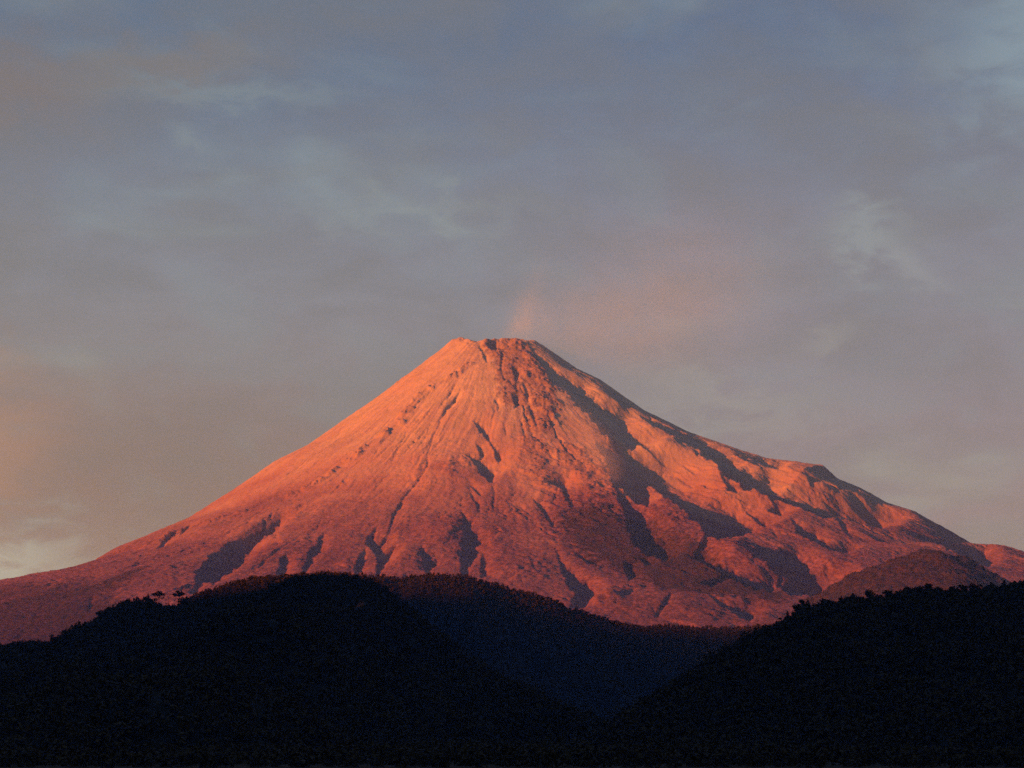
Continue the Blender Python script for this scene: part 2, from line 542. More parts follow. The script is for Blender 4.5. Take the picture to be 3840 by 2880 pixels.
# rough blocky lava: region, polyline, radius, relief in metres, darkness, raised by
LAVAS = [
 (5, [(1040,190),(1120,300),(1180,450),(1220,680)], 110, 11, 0.8, 8),
 (5, [(1180,190),(1300,330),(1430,560),(1480,740),(1420,930)], 120, 12, 0.9, 18),
 (5, [(1380,1050),(1430,1250),(1500,1420),(1660,1560)], 130, 10, 0.7, 10),
 (5, [(1700,1150),(1850,1400),(2050,1600)], 150, 10, 0.6, 10),
 (5, [(960,280),(840,380),(740,450),(600,540),(500,590),(400,670),(280,800),(150,940),(20,1080)], 34, 12, 0.35, 16),
 (7, [(1550,200),(1400,430),(1300,480),(1230,550),(1080,650),(960,760),(850,800),(720,920),(520,1030),(440,1070)], 38, 13, 0.35, 18),
 (7, [(1450,20),(1100,250),(800,480),(480,650),(250,790)], 22, 8, 0.3, 5),
 (7, [(1700,300),(1560,400),(1440,470)], 40, 8, 0.3, 5),
 (7, [(1860,760),(1780,830),(1700,960),(1580,1020)], 60, 6, 0.0, 5),
 (6, [(1260,960),(1340,1000),(1480,1000)], 70, 14, 0.2, 6),
 (6, [(1420,800),(1600,850),(1760,900),(2060,960)], 110, 9, 0.1, 0),
 (6, [(130,430),(200,520),(260,620)], 50, 12, 0.4, 10),
 (6, [(700,700),(850,760)], 60, 8, 0.0, 0),
 (6, [(200,980),(150,1150),(120,1300)], 130, 9, 0.6, 8),
 (6, [(700,1150),(780,1300),(850,1480)], 170, 8, 0.6, 5),
 (1, [(2070,60),(1900,110),(1780,160),(1600,190),(1480,240),(1380,290),(1250,350)], 40, 12, 0.3, 12),
 (2, [(300,100),(120,180),(0,260)], 60, 10, 0.2, 6),
]

# thickets of darker scrub on the apron: region, line, radius, amount
WOODS = [
 (3, [(700,150),(900,330),(1150,430),(1450,560)], 280, 0.95),
 (6, [(600,1250),(750,1400),(860,1560)], 190, 0.5),
 (3, [(1450,640),(1900,700),(2200,760)], 130, 0.7),
 (2, [(0,430),(300,420),(620,440)], 130, 0.3),
 (3, [(900,930),(1600,960),(2150,960)], 160, 0.25),
 (1, [(0,900),(250,840),(600,770),(900,710),(1180,570)], 90, 0.6),
 (1, [(-100,760),(350,760),(900,720)], 220, 0.45),
 (1, [(-100,1050),(300,1000),(700,980)], 220, 1.0),
 (1, [(-100,1220),(250,1190),(560,1110)], 160, 0.7),
 (4, [(500,560),(900,470),(1100,460)], 120, 0.2),
]

xs = np.unique(np.concatenate([np.linspace(-9000, -3500, 70), np.arange(-3500, 3500.1, 5.6), np.linspace(3500, 9000, 70)]))
yv = np.unique(np.concatenate([np.linspace(4500, 7400, 70), np.arange(7400, 8800, 9.0), np.arange(8800, 12250, 5.6), np.linspace(12250, 19500, 120)]))
XX, YY = np.meshgrid(xs, yv)
H = base_h(XX, YY, zl, zr)
DX, DY = XX - XC, YY - YC
RR = np.hypot(DX, DY)
TH = np.arctan2(DX, -DY)


def window(pts, margin):
    i0, i1 = np.searchsorted(xs, [pts[:, 0].min() - margin, pts[:, 0].max() + margin])
    j0, j1 = np.searchsorted(yv, [pts[:, 1].min() - margin, pts[:, 1].max() + margin])
    return slice(max(j0, 0), max(j1, j0 + 1)), slice(max(i0, 0), max(i1, i0 + 1))


def poly_dist(px_, py_, pts):
    """unsigned distance, side (+ right of travel), parameter along, overrun past the ends"""
    best = np.full(px_.shape, 1e9)
    side = np.zeros(px_.shape)
    par = np.zeros(px_.shape)
    n = len(pts) - 1
    for i in range(n):
        a, b_ = pts[i], pts[i + 1]
        d = b_ - a
        L2 = max(d @ d, 1e-6)
        tt = np.clip(((px_ - a[0]) * d[0] + (py_ - a[1]) * d[1]) / L2, 0, 1)
        qx, qy = px_ - (a[0] + tt * d[0]), py_ - (a[1] + tt * d[1])
        dd = np.hypot(qx, qy)
        m = dd < best
        best = np.where(m, dd, best)
        side = np.where(m, np.sign(d[0] * qy - d[1] * qx), side)
        par = np.where(m, i + tt, par)
    return best, side, par


warp1 = fbm(XX / 55.0, YY / 55.0, 3, 5)
warp2 = fbm(XX / 16.0, YY / 16.0, 2, 9)
rough = np.zeros_like(H)
dark = np.zeros_like(H)
rise = np.zeros_like(H)
for reg, pl, rad, amp, dk, up in LAVAS:
    P2 = np.array([px(reg, p) for p in pl])
    A, ok = hit(P2[:, 0], P2[:, 1])
    A = A[ok]
    rm = rad / Zm * 1.8
    js, is_ = window(A, rm * 2.2)
    dist, _, _ = poly_dist(XX[js, is_] + warp1[js, is_] * min(rm * 0.5, 40), YY[js, is_] + warp2[js, is_] * 8, A)
    q = 1 - sstep(0.3 * rm, 1.5 * rm, dist)
    rough[js, is_] = np.maximum(rough[js, is_], q * amp)
    dark[js, is_] = np.maximum(dark[js, is_], q * dk)
    rise[js, is_] = np.maximum(rise[js, is_], q * up)

bumps = np.zeros_like(H)
for reg, c, (ru, rv), hgt in MOUNDS:
    u, v = px(reg, c)
    A, ok = hit(np.array([u, u + ru / Zm, u, u]), np.array([v, v, v - rv / Zm, v + rv / Zm]))
    if not ok[0]:
        continue
    rx = max(abs(A[1, 0] - A[0, 0]), 20)
    ry = max(0.5 * abs(A[2, 1] - A[3, 1]), rx * 0.5)
    ry = min(ry, rx * 2.5)
    d = ((XX - A[0, 0] + warp1 * 30) / rx) ** 2 + ((YY - A[0, 1] + warp1 * 30) / ry) ** 2
    bumps += hgt * np.exp(-d ** 1.3)

# downslope fluting, fine gullies and grit
below_top = sstep(150, 700, RR)
arc = TH * 1500.0
wob = fbm(XX / 420., YY / 420., 3, 21) * 60
fl1 = ridged((arc + wob) / 190.0, RR / 1500.0, 3, 31)
fl2 = ridged((arc + wob * 0.6) / 62.0, RR / 560.0, 3, 41)
fl3 = fbm((arc + wob * 0.4) / 22.0, RR / 260.0, 2, 51)
low = sstep(1200, 2600, RR)
front = sstep(14500, 12500, YY)
side_l = sstep(0.2, 1.2, TH)          # more strongly fluted on the lee side
relief = below_top * ((2.5 + 3.5 * low + 3 * side_l) * fl1 + (1.5 + 0.9 * low) * fl2 + (0.8 + 0.5 * sstep(0.3, -0.6, TH)) * fl3)


def rills(lam, stretch, width, seed):
    """narrow water-cut gullies that run downslope, meet and fade"""
    u_ = (arc + wob * 0.9 + 16 * warp1) / lam
    n_ = np.abs(perlin(u_, RR / stretch, seed) + 0.35 * perlin(u_ * 2.3, RR / stretch * 2.1, seed + 1))
    here = sstep(-0.25, 0.45, fbm(XX / 420., YY / 420., 3, seed + 2))
    return here * np.clip(1 - n_ / width, 0, 1)


cuts = below_top * (9.0 * rills(210., 2600., 0.10, 161) + 5.5 * rills(90., 1500., 0.13, 171) + 2.5 * rills(42., 800., 0.2, 181))
grit = fbm(XX / 30., YY / 30., 4, 61, 0.6) * (1.7 + 0.9 * low)
blocks = ridged(XX / 30., YY / 26., 3, 71, 0.7)
patchy = sstep(-0.35, 0.45, fbm(XX / 90., YY / 90., 3, 75))
H = H + bumps * 0.55 + rise * 0.9 * (0.3 + 0.7 * patchy) + relief + grit - cuts + rough * patchy * (blocks - 0.25) * 0.5
# summit: broken rim and a plug of block lava
H += 9 * fbm(XX / 60., YY / 60., 4, 81, 0.6) * (1 - sstep(200, 360, RR)) * front

# barrancas: each is cut just deep enough, down the line of the low sun, for its floor to lie in shade
MW, MH, MY0 = 1920, 640, 590
VV, UU = np.mgrid[0:MH, 0:MW]
VV = VV + MY0
nA, nB = fbm(UU / 16., VV / 16., 3, 131), fbm(UU / 5., VV / 5., 2, 137)
MASK = np.zeros((MH, MW), bool)
for g in GULLIES:
    P2 = np.array([px(g[0], p) for p in g[1]]) / 2.0
    hw = np.array([p[2] for p in g[1]]) / Zm / 2.0
    d_ = P2[-1] - P2[-2]
    if g[0] in (2, 1) and hw[-1] > 8 / Zm:
        d_ = d_ / np.linalg.norm(d_)
        P2 = np.vstack([P2, P2[-1] + d_ * 12])
        hw = np.r_[hw, hw[-1]]
    hw = np.maximum(hw * 1.05, 1.0)
    m = hw.max() + 8
    c0, c1 = int(max(P2[:, 0].min() - m, 0)), int(min(P2[:, 0].max() + m, MW))
    r0, r1 = int(max(P2[:, 1].min() - m - MY0, 0)), int(min(P2[:, 1].max() + m - MY0, MH))
    if c1 <= c0 or r1 <= r0:
        continue
    dist, _, par = poly_dist(UU[r0:r1, c0:c1], VV[r0:r1, c0:c1], P2)
    w = np.interp(par, np.arange(len(hw)), hw)
    rag = nA[r0:r1, c0:c1] * np.minimum(0.55 * w, 7) + nB[r0:r1, c0:c1] * np.minimum(0.3 * w, 2.2)
    MASK[r0:r1, c0:c1] |= dist + rag < w

DS = 5.0
tx, ty = -sx / math.hypot(sx, sy), -sy / math.hypot(sx, sy)      # the way the light travels, in plan
fall = DS * sz / math.hypot(sx, sy)
ga = np.arange(1800., 10500., DS)                                   # along the light
gb = np.arange(3600., 11950., DS)                                 # across it
i_x0, i_y0 = np.searchsorted(xs, -3499.), np.searchsorted(yv, 7401.)


def bilinear(A, x, y):
    fi = np.clip(np.interp(x, xs, np.arange(len(xs))), 0, len(xs) - 1.001)
    fj = np.clip(np.interp(y, yv, np.arange(len(yv))), 0, len(yv) - 1.001)
    i, j = fi.astype(int), fj.astype(int)
    u_, v_ = fi - i, fj - j
    return (A[j, i] * (1 - u_) + A[j, i + 1] * u_) * (1 - v_) + (A[j + 1, i] * (1 - u_) + A[j + 1, i + 1] * u_) * v_


hor = np.full(len(gb), -1e9)
run = np.zeros(len(gb))
dig = np.zeros(len(gb))
DEL = np.zeros((len(ga), len(gb)), np.float32)
WANT = np.zeros((len(ga), len(gb)), np.float32)
for ia, a_ in enumerate(ga):
    x_, y_ = a_ * tx - gb * ty, a_ * ty + gb * tx
    h_ = bilinear(H, x_, y_)
    inside = (np.abs(x_) < 3490) & (y_ > 7420) & (y_ < 12400)
    hor = hor - fall
    cand = hor - 1.0 - 0.02 * run
    dep = y_ * math.cos(PITCH) + cand * math.sin(PITCH)
    uu = (CX + FPX * x_ / dep) * 0.5
    vv = (CY - FPX * (cand * math.cos(PITCH) - y_ * math.sin(PITCH)) / dep) * 0.5 - MY0
    ui, vi = np.clip(uu, 0, MW - 1).astype(int), np.clip(vv, 0, MH - 1).astype(int)
    want = inside & (uu > 0) & (uu < MW) & (vv > 0) & (vv < MH) & MASK[vi, ui] & (cand > h_ - 140)
    # the sunlit far wall climbs back out, cut by side gullies
    up_ = DS * (0.55 + 0.16 * fbm(x_ / 260., y_ / 260., 2, 151)).clip(0.25, 1.0)
    pad = np.pad(dig, 2, mode='edge')
    dig = np.maximum.reduce([dig, np.maximum(pad[1:-3], pad[3:-1]) - 3.0, np.maximum(pad[:-4], pad[4:]) - 6.5])
    dig = 0.25 * np.roll(dig, 1) + 0.5 * dig + 0.25 * np.roll(dig, -1)
    dig = np.maximum(dig - up_, 0.0)
    dig = np.where(want & (h_ > cand), np.maximum(h_ - cand, 0), dig)
    new = h_ - dig
    run = np.where(want, run + DS, 0.0)
    DEL[ia] = new - h_
    WANT[ia] = want
    hor = np.maximum(hor, new)


def blur(A, n, times):
    for _ in range(times):
        for ax in (0, 1):
            c = np.cumsum(np.insert(A, 0, 0.0, axis=ax), axis=ax)
            hi = np.minimum(np.arange(A.shape[ax]) + n + 1, A.shape[ax])
            lo = np.maximum(np.arange(A.shape[ax]) - n, 0)
            A = (np.take(c, hi, ax) - np.take(c, lo, ax)) / (2 * n + 1)
    return A


soft = blur(DEL.astype(np.float64), 4, 2)
keep = np.clip(blur(WANT.astype(np.float64), 1, 1) * 2.0, 0, 1)
DEL = np.minimum(soft, 0) * (1 - keep) + DEL * keep
fa = np.clip((XX * tx + YY * ty - ga[0]) / DS, 0, len(ga) - 1.001)
fb = np.clip((-XX * ty + YY * tx - gb[0]) / DS, 0, len(gb) - 1.001)
ia, ib = fa.astype(int), fb.astype(int)
fa, fb = fa - ia, fb - ib
DELG = (DEL[ia, ib] * (1 - fb) + DEL[ia, ib + 1] * fb) * (1 - fa) + (DEL[ia + 1, ib] * (1 - fb) + DEL[ia + 1, ib + 1] * fb) * fa
H = H + DELG - sstep(-2, -12, DELG) * 1.5 * np.abs(fbm(XX / 24., YY / 24., 3, 141))

# a wooded cinder hill standing in front of the lee foot
hx, hy = ray(np.array([px(4, (1450, 372))[0]]), np.array([px(4, (1450, 372))[1]]))
HY = 8300.0
hpx, hpz = float(hx[0]) * HY, float(hy[0]) * HY
hd = np.abs(XX - hpx + warp1 * 15)
wdt = np.where(XX < hpx, 620.0, 440.0)
hill_top = hpz - 250 * (hd / wdt) ** 1.45
hill = hill_top - np.where(YY < HY, 0.42 * np.maximum(HY - YY - 20, 0), 0.50 * np.maximum(YY - HY - 20, 0)) + 14 * fbm(XX / 110., YY / 110., 4, 91, 0.6) - 10 * rills(150., 700., 0.3, 191)
kx = H - hill
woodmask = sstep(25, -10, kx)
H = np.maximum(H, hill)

zrel = H
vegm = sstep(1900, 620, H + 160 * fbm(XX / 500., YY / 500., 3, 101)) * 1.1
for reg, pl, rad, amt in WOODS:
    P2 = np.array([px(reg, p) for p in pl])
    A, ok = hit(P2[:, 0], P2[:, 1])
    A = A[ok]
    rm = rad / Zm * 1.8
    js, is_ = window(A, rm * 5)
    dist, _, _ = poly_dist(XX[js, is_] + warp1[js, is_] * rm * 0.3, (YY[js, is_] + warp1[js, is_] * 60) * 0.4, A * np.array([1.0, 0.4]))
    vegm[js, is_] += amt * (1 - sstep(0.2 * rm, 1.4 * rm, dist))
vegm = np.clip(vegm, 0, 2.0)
streak = 0.5 + 0.5 * fbm((arc + wob) / 55.0, RR / 900.0, 4, 111, 0.6)
canopy = np.abs(fbm(XX / 13., YY / 13., 2, 121))
H += canopy * np.maximum(3 * np.clip(sstep(0.5, 1.0, vegm), 0, 1), 11 * woodmask)
edge = np.minimum(sstep(4500, 5600, YY), sstep(19500, 17500, YY)) * np.minimum(sstep(-9000, -7800, XX), sstep(9000, 7800, XX))
H = -40 + (H + 40) * edge
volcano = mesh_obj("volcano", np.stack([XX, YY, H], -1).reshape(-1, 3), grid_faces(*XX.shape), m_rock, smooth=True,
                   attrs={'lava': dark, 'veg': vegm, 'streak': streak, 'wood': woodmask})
tag(volcano, "sunlit bare volcano cone with dark barrancas and a blunt smoking summit", "volcano", kind='structure')

# ------------------------------------------------------------------ ground and the near hills
GZ = -16.0


def ground_z(x, y):
    return GZ + 13.5 * np.exp(-(np.hypot(x, y) / 150.0) ** 2)


rad = np.concatenate([[0.0], np.geomspace(8, 40000, 70)])
ang = np.linspace(0, 2 * math.pi, 97)
RG, AG = np.meshgrid(rad, ang, indexing='ij')
gx, gy = RG * np.cos(AG), RG * np.sin(AG)
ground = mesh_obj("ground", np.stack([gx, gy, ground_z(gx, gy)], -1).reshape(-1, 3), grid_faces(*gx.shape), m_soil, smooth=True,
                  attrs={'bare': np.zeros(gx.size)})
tag(ground, "dark valley floor under the wooded hills", "ground", kind='structure')


class Hill:
    def __init__(self, pts, front, back, tree, seed, spur=0.0):
        u = np.array([p[0] for p in pts], float)
        v = np.array([p[1] for p in pts], float)
        yd = np.array([p[2] for p in pts], float)
        a, e = ray(u, v)
        self.x, self.y, self.z = a * yd, yd, e * yd - tree
        self.front, self.back, self.seed, self.spur = front, back, seed, spur

    def crest(self, x):
        return np.interp(x, self.x, self.y), np.interp(x, self.x, self.z)

    def h(self, x, y):
        yc, zc = self.crest(x)
        d = yc - y
        n = fbm(x / 160., y / 220., 3, self.seed)
        n2_ = fbm(x / 45., y / 45., 3, self.seed + 3)
        soft = np.sqrt(d * d + 900.0) - 30.0
        f = np.where(d > 0, self.front, self.back) * soft
        grow = sstep(20, 350, np.abs(d))
        return zc - f + grow * ((n - 0.75) * self.spur) + n2_ * 2.0


A1 = Hill([(-700,2480,2450),(0,2412,2500),(108,2395,2500),(243,2400,2520),(278,2370,2520),(373,2334,2540),(451,2269,2560),(490,2250,2560),(560,2238,2560),(607,2262,2560),
           (720,2262,2540),(850,2245,2520),(1000,2210,2500),(1060,2180,2480),(1125,2158,2460),(1200,2150,2460),(1285,2148,2450),(1364,2168,2440),(1433,2188,2420),(1480,2225,2400),
           (1560,2290,2330),(1640,2350,2250),(1740,2430,2150),(1880,2520,2000),(2050,2600,1800),(2300,2700,1500)], 0.12, 0.40, 9.0, 201, 26)
A2 = Hill([(560,2420,3050),(640,2300,3050),(716,2236,3050),(800,2205,3060),(880,2180,3080),(937,2160,3100),(1010,2158,3100),(1100,2152,3100),(1238,2146,3080),(1300,2150,3060),
           (1360,2156,3060),(1410,2180,3050),(1480,2240,3000),(1600,2350,3000)], 0.28, 0.45, 6.0, 231, 8)
B1 = Hill([(1000,2330,4300),(1180,2230,4300),(1300,2160,4300),(1364,2154,4300),(1433,2151,4310),(1503,2163,4320),(1560,2150,4320),(1611,2145,4330),(1698,2150,4340),(1763,2156,4350),
           (1828,2173,4360),(1920,2204,4360),(2007,2221,4370),(2094,2251,4380),(2130,2272,4380),(2180,2286,4390),(2232,2299,4400),(2293,2319,4400),(2350,2329,4400),(2432,2347,4400),
           (2475,2336,4400),(2530,2340,4400),(2614,2347,4380),(2745,2347,4360),(2853,2338,4340),(3000,2330,4300),(3300,2360,4300)], 0.30, 0.40, 9.0, 251, 40)
C1 = Hill([(2250,2720,1300),(2400,2620,1450),(2600,2500,1560),(2740,2410,1620),(2830,2360,1660),(2880,2336,1690),(2936,2314,1700),(2967,2293,1710),(3001,2262,1720),(3053,2264,1730),
           (3123,2242,1740),(3218,2238,1750),(3305,2228,1760),(3360,2218,1770),(3422,2208,1780),(3479,2200,1780),(3522,2214,1780),(3566,2202,1790),(3640,2201,1800),(3713,2192,1810),
           (3770,2188,1820),(3813,2184,1830),(3860,2160,1840),(4200,2120,1850),(5200,2060,1850),(6500,2040,1850)], 0.15, 0.35, 8.0, 271, 16)

BARE = [(1212,2292,26,16,2300), (1318,2298,7,20,2290), (1352,2272,16,10,2310), (1375,2296,10,12,2300)]
bare_xy = []
for u, v, ru, rv, yy in BARE:
    a, e = ray(u, v)
    cand_y = np.arange(2420.0, 1500.0, -4.0)
    see = A1.h(float(a) * cand_y, cand_y) <= float(e) * cand_y
    yy = float(cand_y[see.argmax()])
    bare_xy.append((float(a) * yy, yy, ru / FPX * yy, 30.0))


def bare_mask(x, y):
    m = np.zeros(np.shape(x))
    for bx, by, rx, ry in bare_xy:
        m = np.maximum(m, np.exp(-(((x - bx) / rx) ** 2 + ((y - by) / ry) ** 2)))
    return m


def hill_mesh(name, hl, x0, x1, y0, y1, step, label):
    x_ = np.arange(x0, x1 + 1, step)
    y_ = np.arange(y0, y1 + 1, step)
    X, Y = np.meshgrid(x_, y_)
    Z = np.maximum(hl.h(X, Y), GZ - 6)
    ex = np.minimum(sstep(x0, x0 + 60, X), sstep(x1, x1 - 60, X))
    Z = (GZ - 6) + (Z - GZ + 6) * ex
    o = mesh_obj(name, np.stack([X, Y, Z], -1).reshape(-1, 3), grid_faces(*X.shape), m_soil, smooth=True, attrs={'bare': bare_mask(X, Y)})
    return tag(o, label, "hill", kind='structure')


hill_mesh("hill", A1, -1500, 250, 900, 3100, 10, "near dark wooded hill on the left")
hill_mesh("hill", A2, -600, -110, 2300, 3700, 10, "reddish wooded hill just behind the left hill")
hill_mesh("hill", B1, -700, 900, 3200, 5200, 12, "dusky wooded middle ridge at the foot of the volcano")
hill_mesh("hill", C1, 40, 1750, 600, 2500, 10, "near dark wooded hill on the right")
HILLS = [A1, A2, B1, C1]

# unseen range, added behind the viewer to block the sun from the near hills
yy_, xx_ = np.meshgrid(np.linspace(-9000, 9000, 260), np.linspace(-1900, 1900, 60), indexing='ij')
saddle = np.interp(yy_, [-9000, 2300, 2580, 2750, 2950, 3250, 3450, 3800, 4200, 9000], [1186, 1186, 1020, 975, 1070, 1205, 1205, 1160, 1130, 1000])  # crest heights shaped to let sun reach only chosen hilltops
prof = saddle + 22 * fbm(yy_ / 500., 0 * yy_, 3, 301) - 0.62 * np.sqrt(xx_ ** 2 + 80.0 ** 2) + 45 * fbm(xx_ / 300., yy_ / 300., 4, 311) * sstep(50, 500, np.abs(xx_))
sd = Vector((-math.sin(R(SUN_SIDE)), -math.cos(R(SUN_SIDE))))
px_dir = Vector((sd.y, -sd.x))
wx = sd.x * (3000 + xx_) + px_dir.x * yy_
wy = sd.y * (3000 + xx_) + px_dir.y * yy_
shade_range = mesh_obj("hills", np.stack([wx, wy, np.maximum(prof, GZ - 6)], -1).reshape(-1, 3), grid_faces(*xx_.shape), m_soil, smooth=True,
                 attrs={'bare': np.zeros(xx_.size)})
tag(shade_range, "long unseen range added behind the viewer to shade the near hills", "hills", kind='structure')


# ------------------------------------------------------------------ trees
def leaf_cloud(lobes, n, size, seed):
    """small leaf faces through the volume of a few flattened lobes -> verts, quads"""
    r_ = np.random.default_rng(seed)
    w = np.array([l[3] * l[3] * l[4] for l in lobes], float)
    pick = r_.choice(len(lobes), n, p=w / w.sum())
    L = np.array(lobes)[pick]
    d = r_.normal(size=(n, 3))
    d /= np.linalg.norm(d, axis=1, keepdims=True)
    rad_ = r_.uniform(0.35, 1.0, n) ** 0.5 * (1 + 0.12 * r_.normal(size=n))
    c = L[:, :3] + d * rad_[:, None] * np.stack([L[:, 3], L[:, 3], L[:, 4]], -1)
    nrm = d * 0.6 + r_.normal(size=(n, 3)) * 0.6 + np.array([0, 0, 0.5])
    nrm /= np.linalg.norm(nrm, axis=1, keepdims=True)
    t1 = np.cross(nrm, r_.normal(size=(n, 3)))
    t1 /= np.linalg.norm(t1, axis=1, keepdims=True)
    t2 = np.cross(nrm, t1)
    s = size * r_.uniform(0.6, 1.3, n)[:, None]
    q = np.stack([c - t1 * s, c + t2 * s * 0.7, c + t1 * s, c - t2 * s * 0.7], 1)
    return q.reshape(-1, 3), np.arange(n * 4).reshape(n, 4)


def tubes(paths, sides=6):
    """tapered limbs: list of [(x,y,z,r), ...]"""
    V, F = [], []
    base = 0
    for p in paths:
        p = np.array(p, float)
        for i, (x, y, z, r) in enumerate(p):
            d = p[min(i + 1, len(p) - 1), :3] - p[max(i - 1, 0), :3]
            d = d / max(np.linalg.norm(d), 1e-6)
            a = np.cross(d, [0.31, 0.9, 0.2])
            a /= np.linalg.norm(a)
            b_ = np.cross(d, a)
            for s_ in range(sides):
                an = 2 * math.pi * s_ / sides
                V.append(np.array([x, y, z]) + r * (math.cos(an) * a + math.sin(an) * b_))
        for i in range(len(p) - 1):
            for s_ in range(sides):
                s2 = (s_ + 1) % sides
                F.append((base + i * sides + s_, base + i * sides + s2, base + (i + 1) * sides + s2, base + (i + 1) * sides + s_))
        base += len(p) * sides
    return np.array(V), np.array(F)


def limb(a, b_, r0, r1, rnd, n=4, bow=0.12):
    a, b_ = np.array(a, float), np.array(b_, float)
    L = np.linalg.norm(b_ - a)
    mid = rnd.normal(size=3) * L * bow
    return [tuple(a + (b_ - a) * t_ + mid * math.sin(math.pi * t_)) + (r0 + (r1 - r0) * t_,) for t_ in np.linspace(0, 1, n)]


def proto(kind, seed):
    """returns (crown verts, faces), (trunk verts, faces); about 11 m tall"""
    r_ = np.random.default_rng(seed)
    paths, lobes = [], []
    if kind == 'round':
        h = r_.uniform(8.5, 11)
        w = r_.uniform(3.6, 4.8)
        for i in range(8):
            an = r_.uniform(0, 6.28)
            q = w * 0.62 * r_.uniform(0.2, 1)
            lobes.append((q * math.cos(an), q * math.sin(an), h * 0.62 + r_.uniform(-1.6, 1.8), w * r_.uniform(0.36, 0.52), w * r_.uniform(0.28, 0.42)))
        n, s = 620, 0.46
    elif kind == 'tall':
        h = r_.uniform(12, 14)
        w = r_.uniform(3.0, 3.8)
        for i in range(9):
            f = i / 8
            an = i * 2.4
            q = w * 0.5 * (1.1 - f)
            lobes.append((q * math.cos(an), q * math.sin(an), h * (0.42 + 0.5 * f), w * (0.62 - 0.34 * f), w * (0.5 - 0.2 * f)))
        n, s = 620, 0.46
    elif kind == 'umbrella':
        h = 12.0
        w = 4.6
        for i in range(8):
            an = i * 0.785 + r_.uniform(-0.2, 0.2)
            q = w * r_.uniform(0.45, 0.9)
            lobes.append((q * math.cos(an), q * math.sin(an), h * 0.86 - 0.05 * q * q + r_.uniform(-0.3, 0.3), w * 0.32, 0.85))
        lobes.append((0, 0, h * 0.93, w * 0.5, 0.9))
        lobes.append((w * 0.5, 0.3, h * 0.62, w * 0.26, 0.7))
        lobes.append((-w * 0.55, -0.3, h * 0.55, w * 0.22, 0.6))
        n, s = 640, 0.40
    elif kind == 'snag':
        h = 12.0
        lobes = [(0.9, 0.2, h * 0.92, 0.5, 0.25), (-0.9, -0.2, h * 0.84, 0.45, 0.2), (0.4, 0.1, h * 0.72, 0.35, 0.2)]
        n, s = 26, 0.22
    top = max(l[2] for l in lobes)
    paths.append(limb((0, 0, -1.5), (r_.uniform(-0.5, 0.5), r_.uniform(-0.5, 0.5), top * 0.93), 0.34, 0.07, r_, 7, 0.03))
    for l in lobes:
        z0 = max(0.35 * top, l[2] - 0.45 * math.hypot(l[0], l[1]) - 1.2)
        paths.append(limb((0, 0, z0), l[:3], 0.14, 0.03, r_, 4))
    return leaf_cloud(lobes, n, s, seed + 5), tubes(paths)


def far_cloud(seed, n=58):
    r_ = np.random.default_rng(seed)
    w = r_.uniform(4.6, 6.0)
    h = r_.uniform(7, 9.5)
    lobes = [(w * 0.5 * math.cos(a), w * 0.5 * math.sin(a), h * 0.55 + r_.uniform(-1, 1.6), w * 0.5, w * 0.42) for a in r_.uniform(0, 6.28, 5)]
    lobes.append((0, 0, h * 0.3, w * 0.8, h * 0.35))
    return leaf_cloud(lobes, n, 1.25, seed)[0]


FAR = [far_cloud(900 + i) for i in range(8)]


def forest(name, x, y, z, label, scale=1.0):
    """one continuous wood of many crowns, too many and too dark to count"""
    r_ = np.random.default_rng(len(x))
    out_v = []
    kind = r_.integers(0, len(FAR), len(x))
    for kx_ in range(len(FAR)):
        m = np.where(kind == kx_)[0]
        if not len(m):
            continue
        V = FAR[kx_]
        a = r_.uniform(0, 6.28, len(m))
        s = r_.uniform(0.7, 1.2, len(m)) * scale
        ca, sa = np.cos(a)[:, None], np.sin(a)[:, None]
        vx = (V[None, :, 0] * ca - V[None, :, 1] * sa) * s[:, None] + x[m][:, None]
        vy = (V[None, :, 0] * sa + V[None, :, 1] * ca) * s[:, None] + y[m][:, None]
        vz = V[None, :, 2] * s[:, None] * r_.uniform(0.8, 1.2, len(m))[:, None] + z[m][:, None]
        out_v.append(np.stack([vx, vy, vz], -1).reshape(-1, 3))
    V = np.concatenate(out_v)
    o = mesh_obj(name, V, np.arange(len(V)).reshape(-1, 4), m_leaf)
    return tag(o, label, "forest", kind='stuff')


def scatter(y0, y1, step, half=0.32):
    xs_, ys_ = [], []
    y = y0
    while y < y1:
        X = np.arange(-half * y - 60, half * y + 60, step)
        xs_.append(X + rng.uniform(-0.5, 0.5, len(X)) * step)
        ys_.append(np.full(len(X), y) + rng.uniform(-0.5, 0.5, len(X)) * step)
        y += step
    return np.concatenate(xs_), np.concatenate(ys_)


def wood_on(hl, y0, y1, step, depth, x0, x1, name, label, scale=1.0):
    x, y = scatter(y0, y1, step, 0.52)
    yc, zc = hl.crest(x)
    z = hl.h(x, y)
    others = np.max([o.h(x, y) for o in HILLS if o is not hl], axis=0)
    keep = (x > x0) & (x < x1) & (y < yc + depth) & (z > GZ + 1) & (z >= others) & (bare_mask(x, y) < 0.35)
    return forest(name, x[keep], y[keep], z[keep] - 0.8, label, scale)


wood_on(A1, 900, 2700, 8.5, 40, -1440, 240, "forest", "black forest covering the near left hill")
wood_on(A2, 2550, 3200, 10.5, 50, -560, -120, "forest", "reddish dark forest on the hill behind the left hill")
wood_on(B1, 3250, 4500, 11.0, 60, -650, 850, "forest", "dusky bluish forest on the middle ridge")
wood_on(C1, 650, 1950, 8.2, 40, 60, 1650, "forest", "black forest covering the near right hill")
x, y = scatter(800, 3300, 11.0, 0.42)
zz = np.max([o.h(x, y) for o in HILLS], axis=0)
keep = zz < GZ + 2
forest("forest", x[keep], y[keep], ground_z(x[keep], y[keep]) - 0.5, "black forest on the valley floor between the two near hills", 0.8)

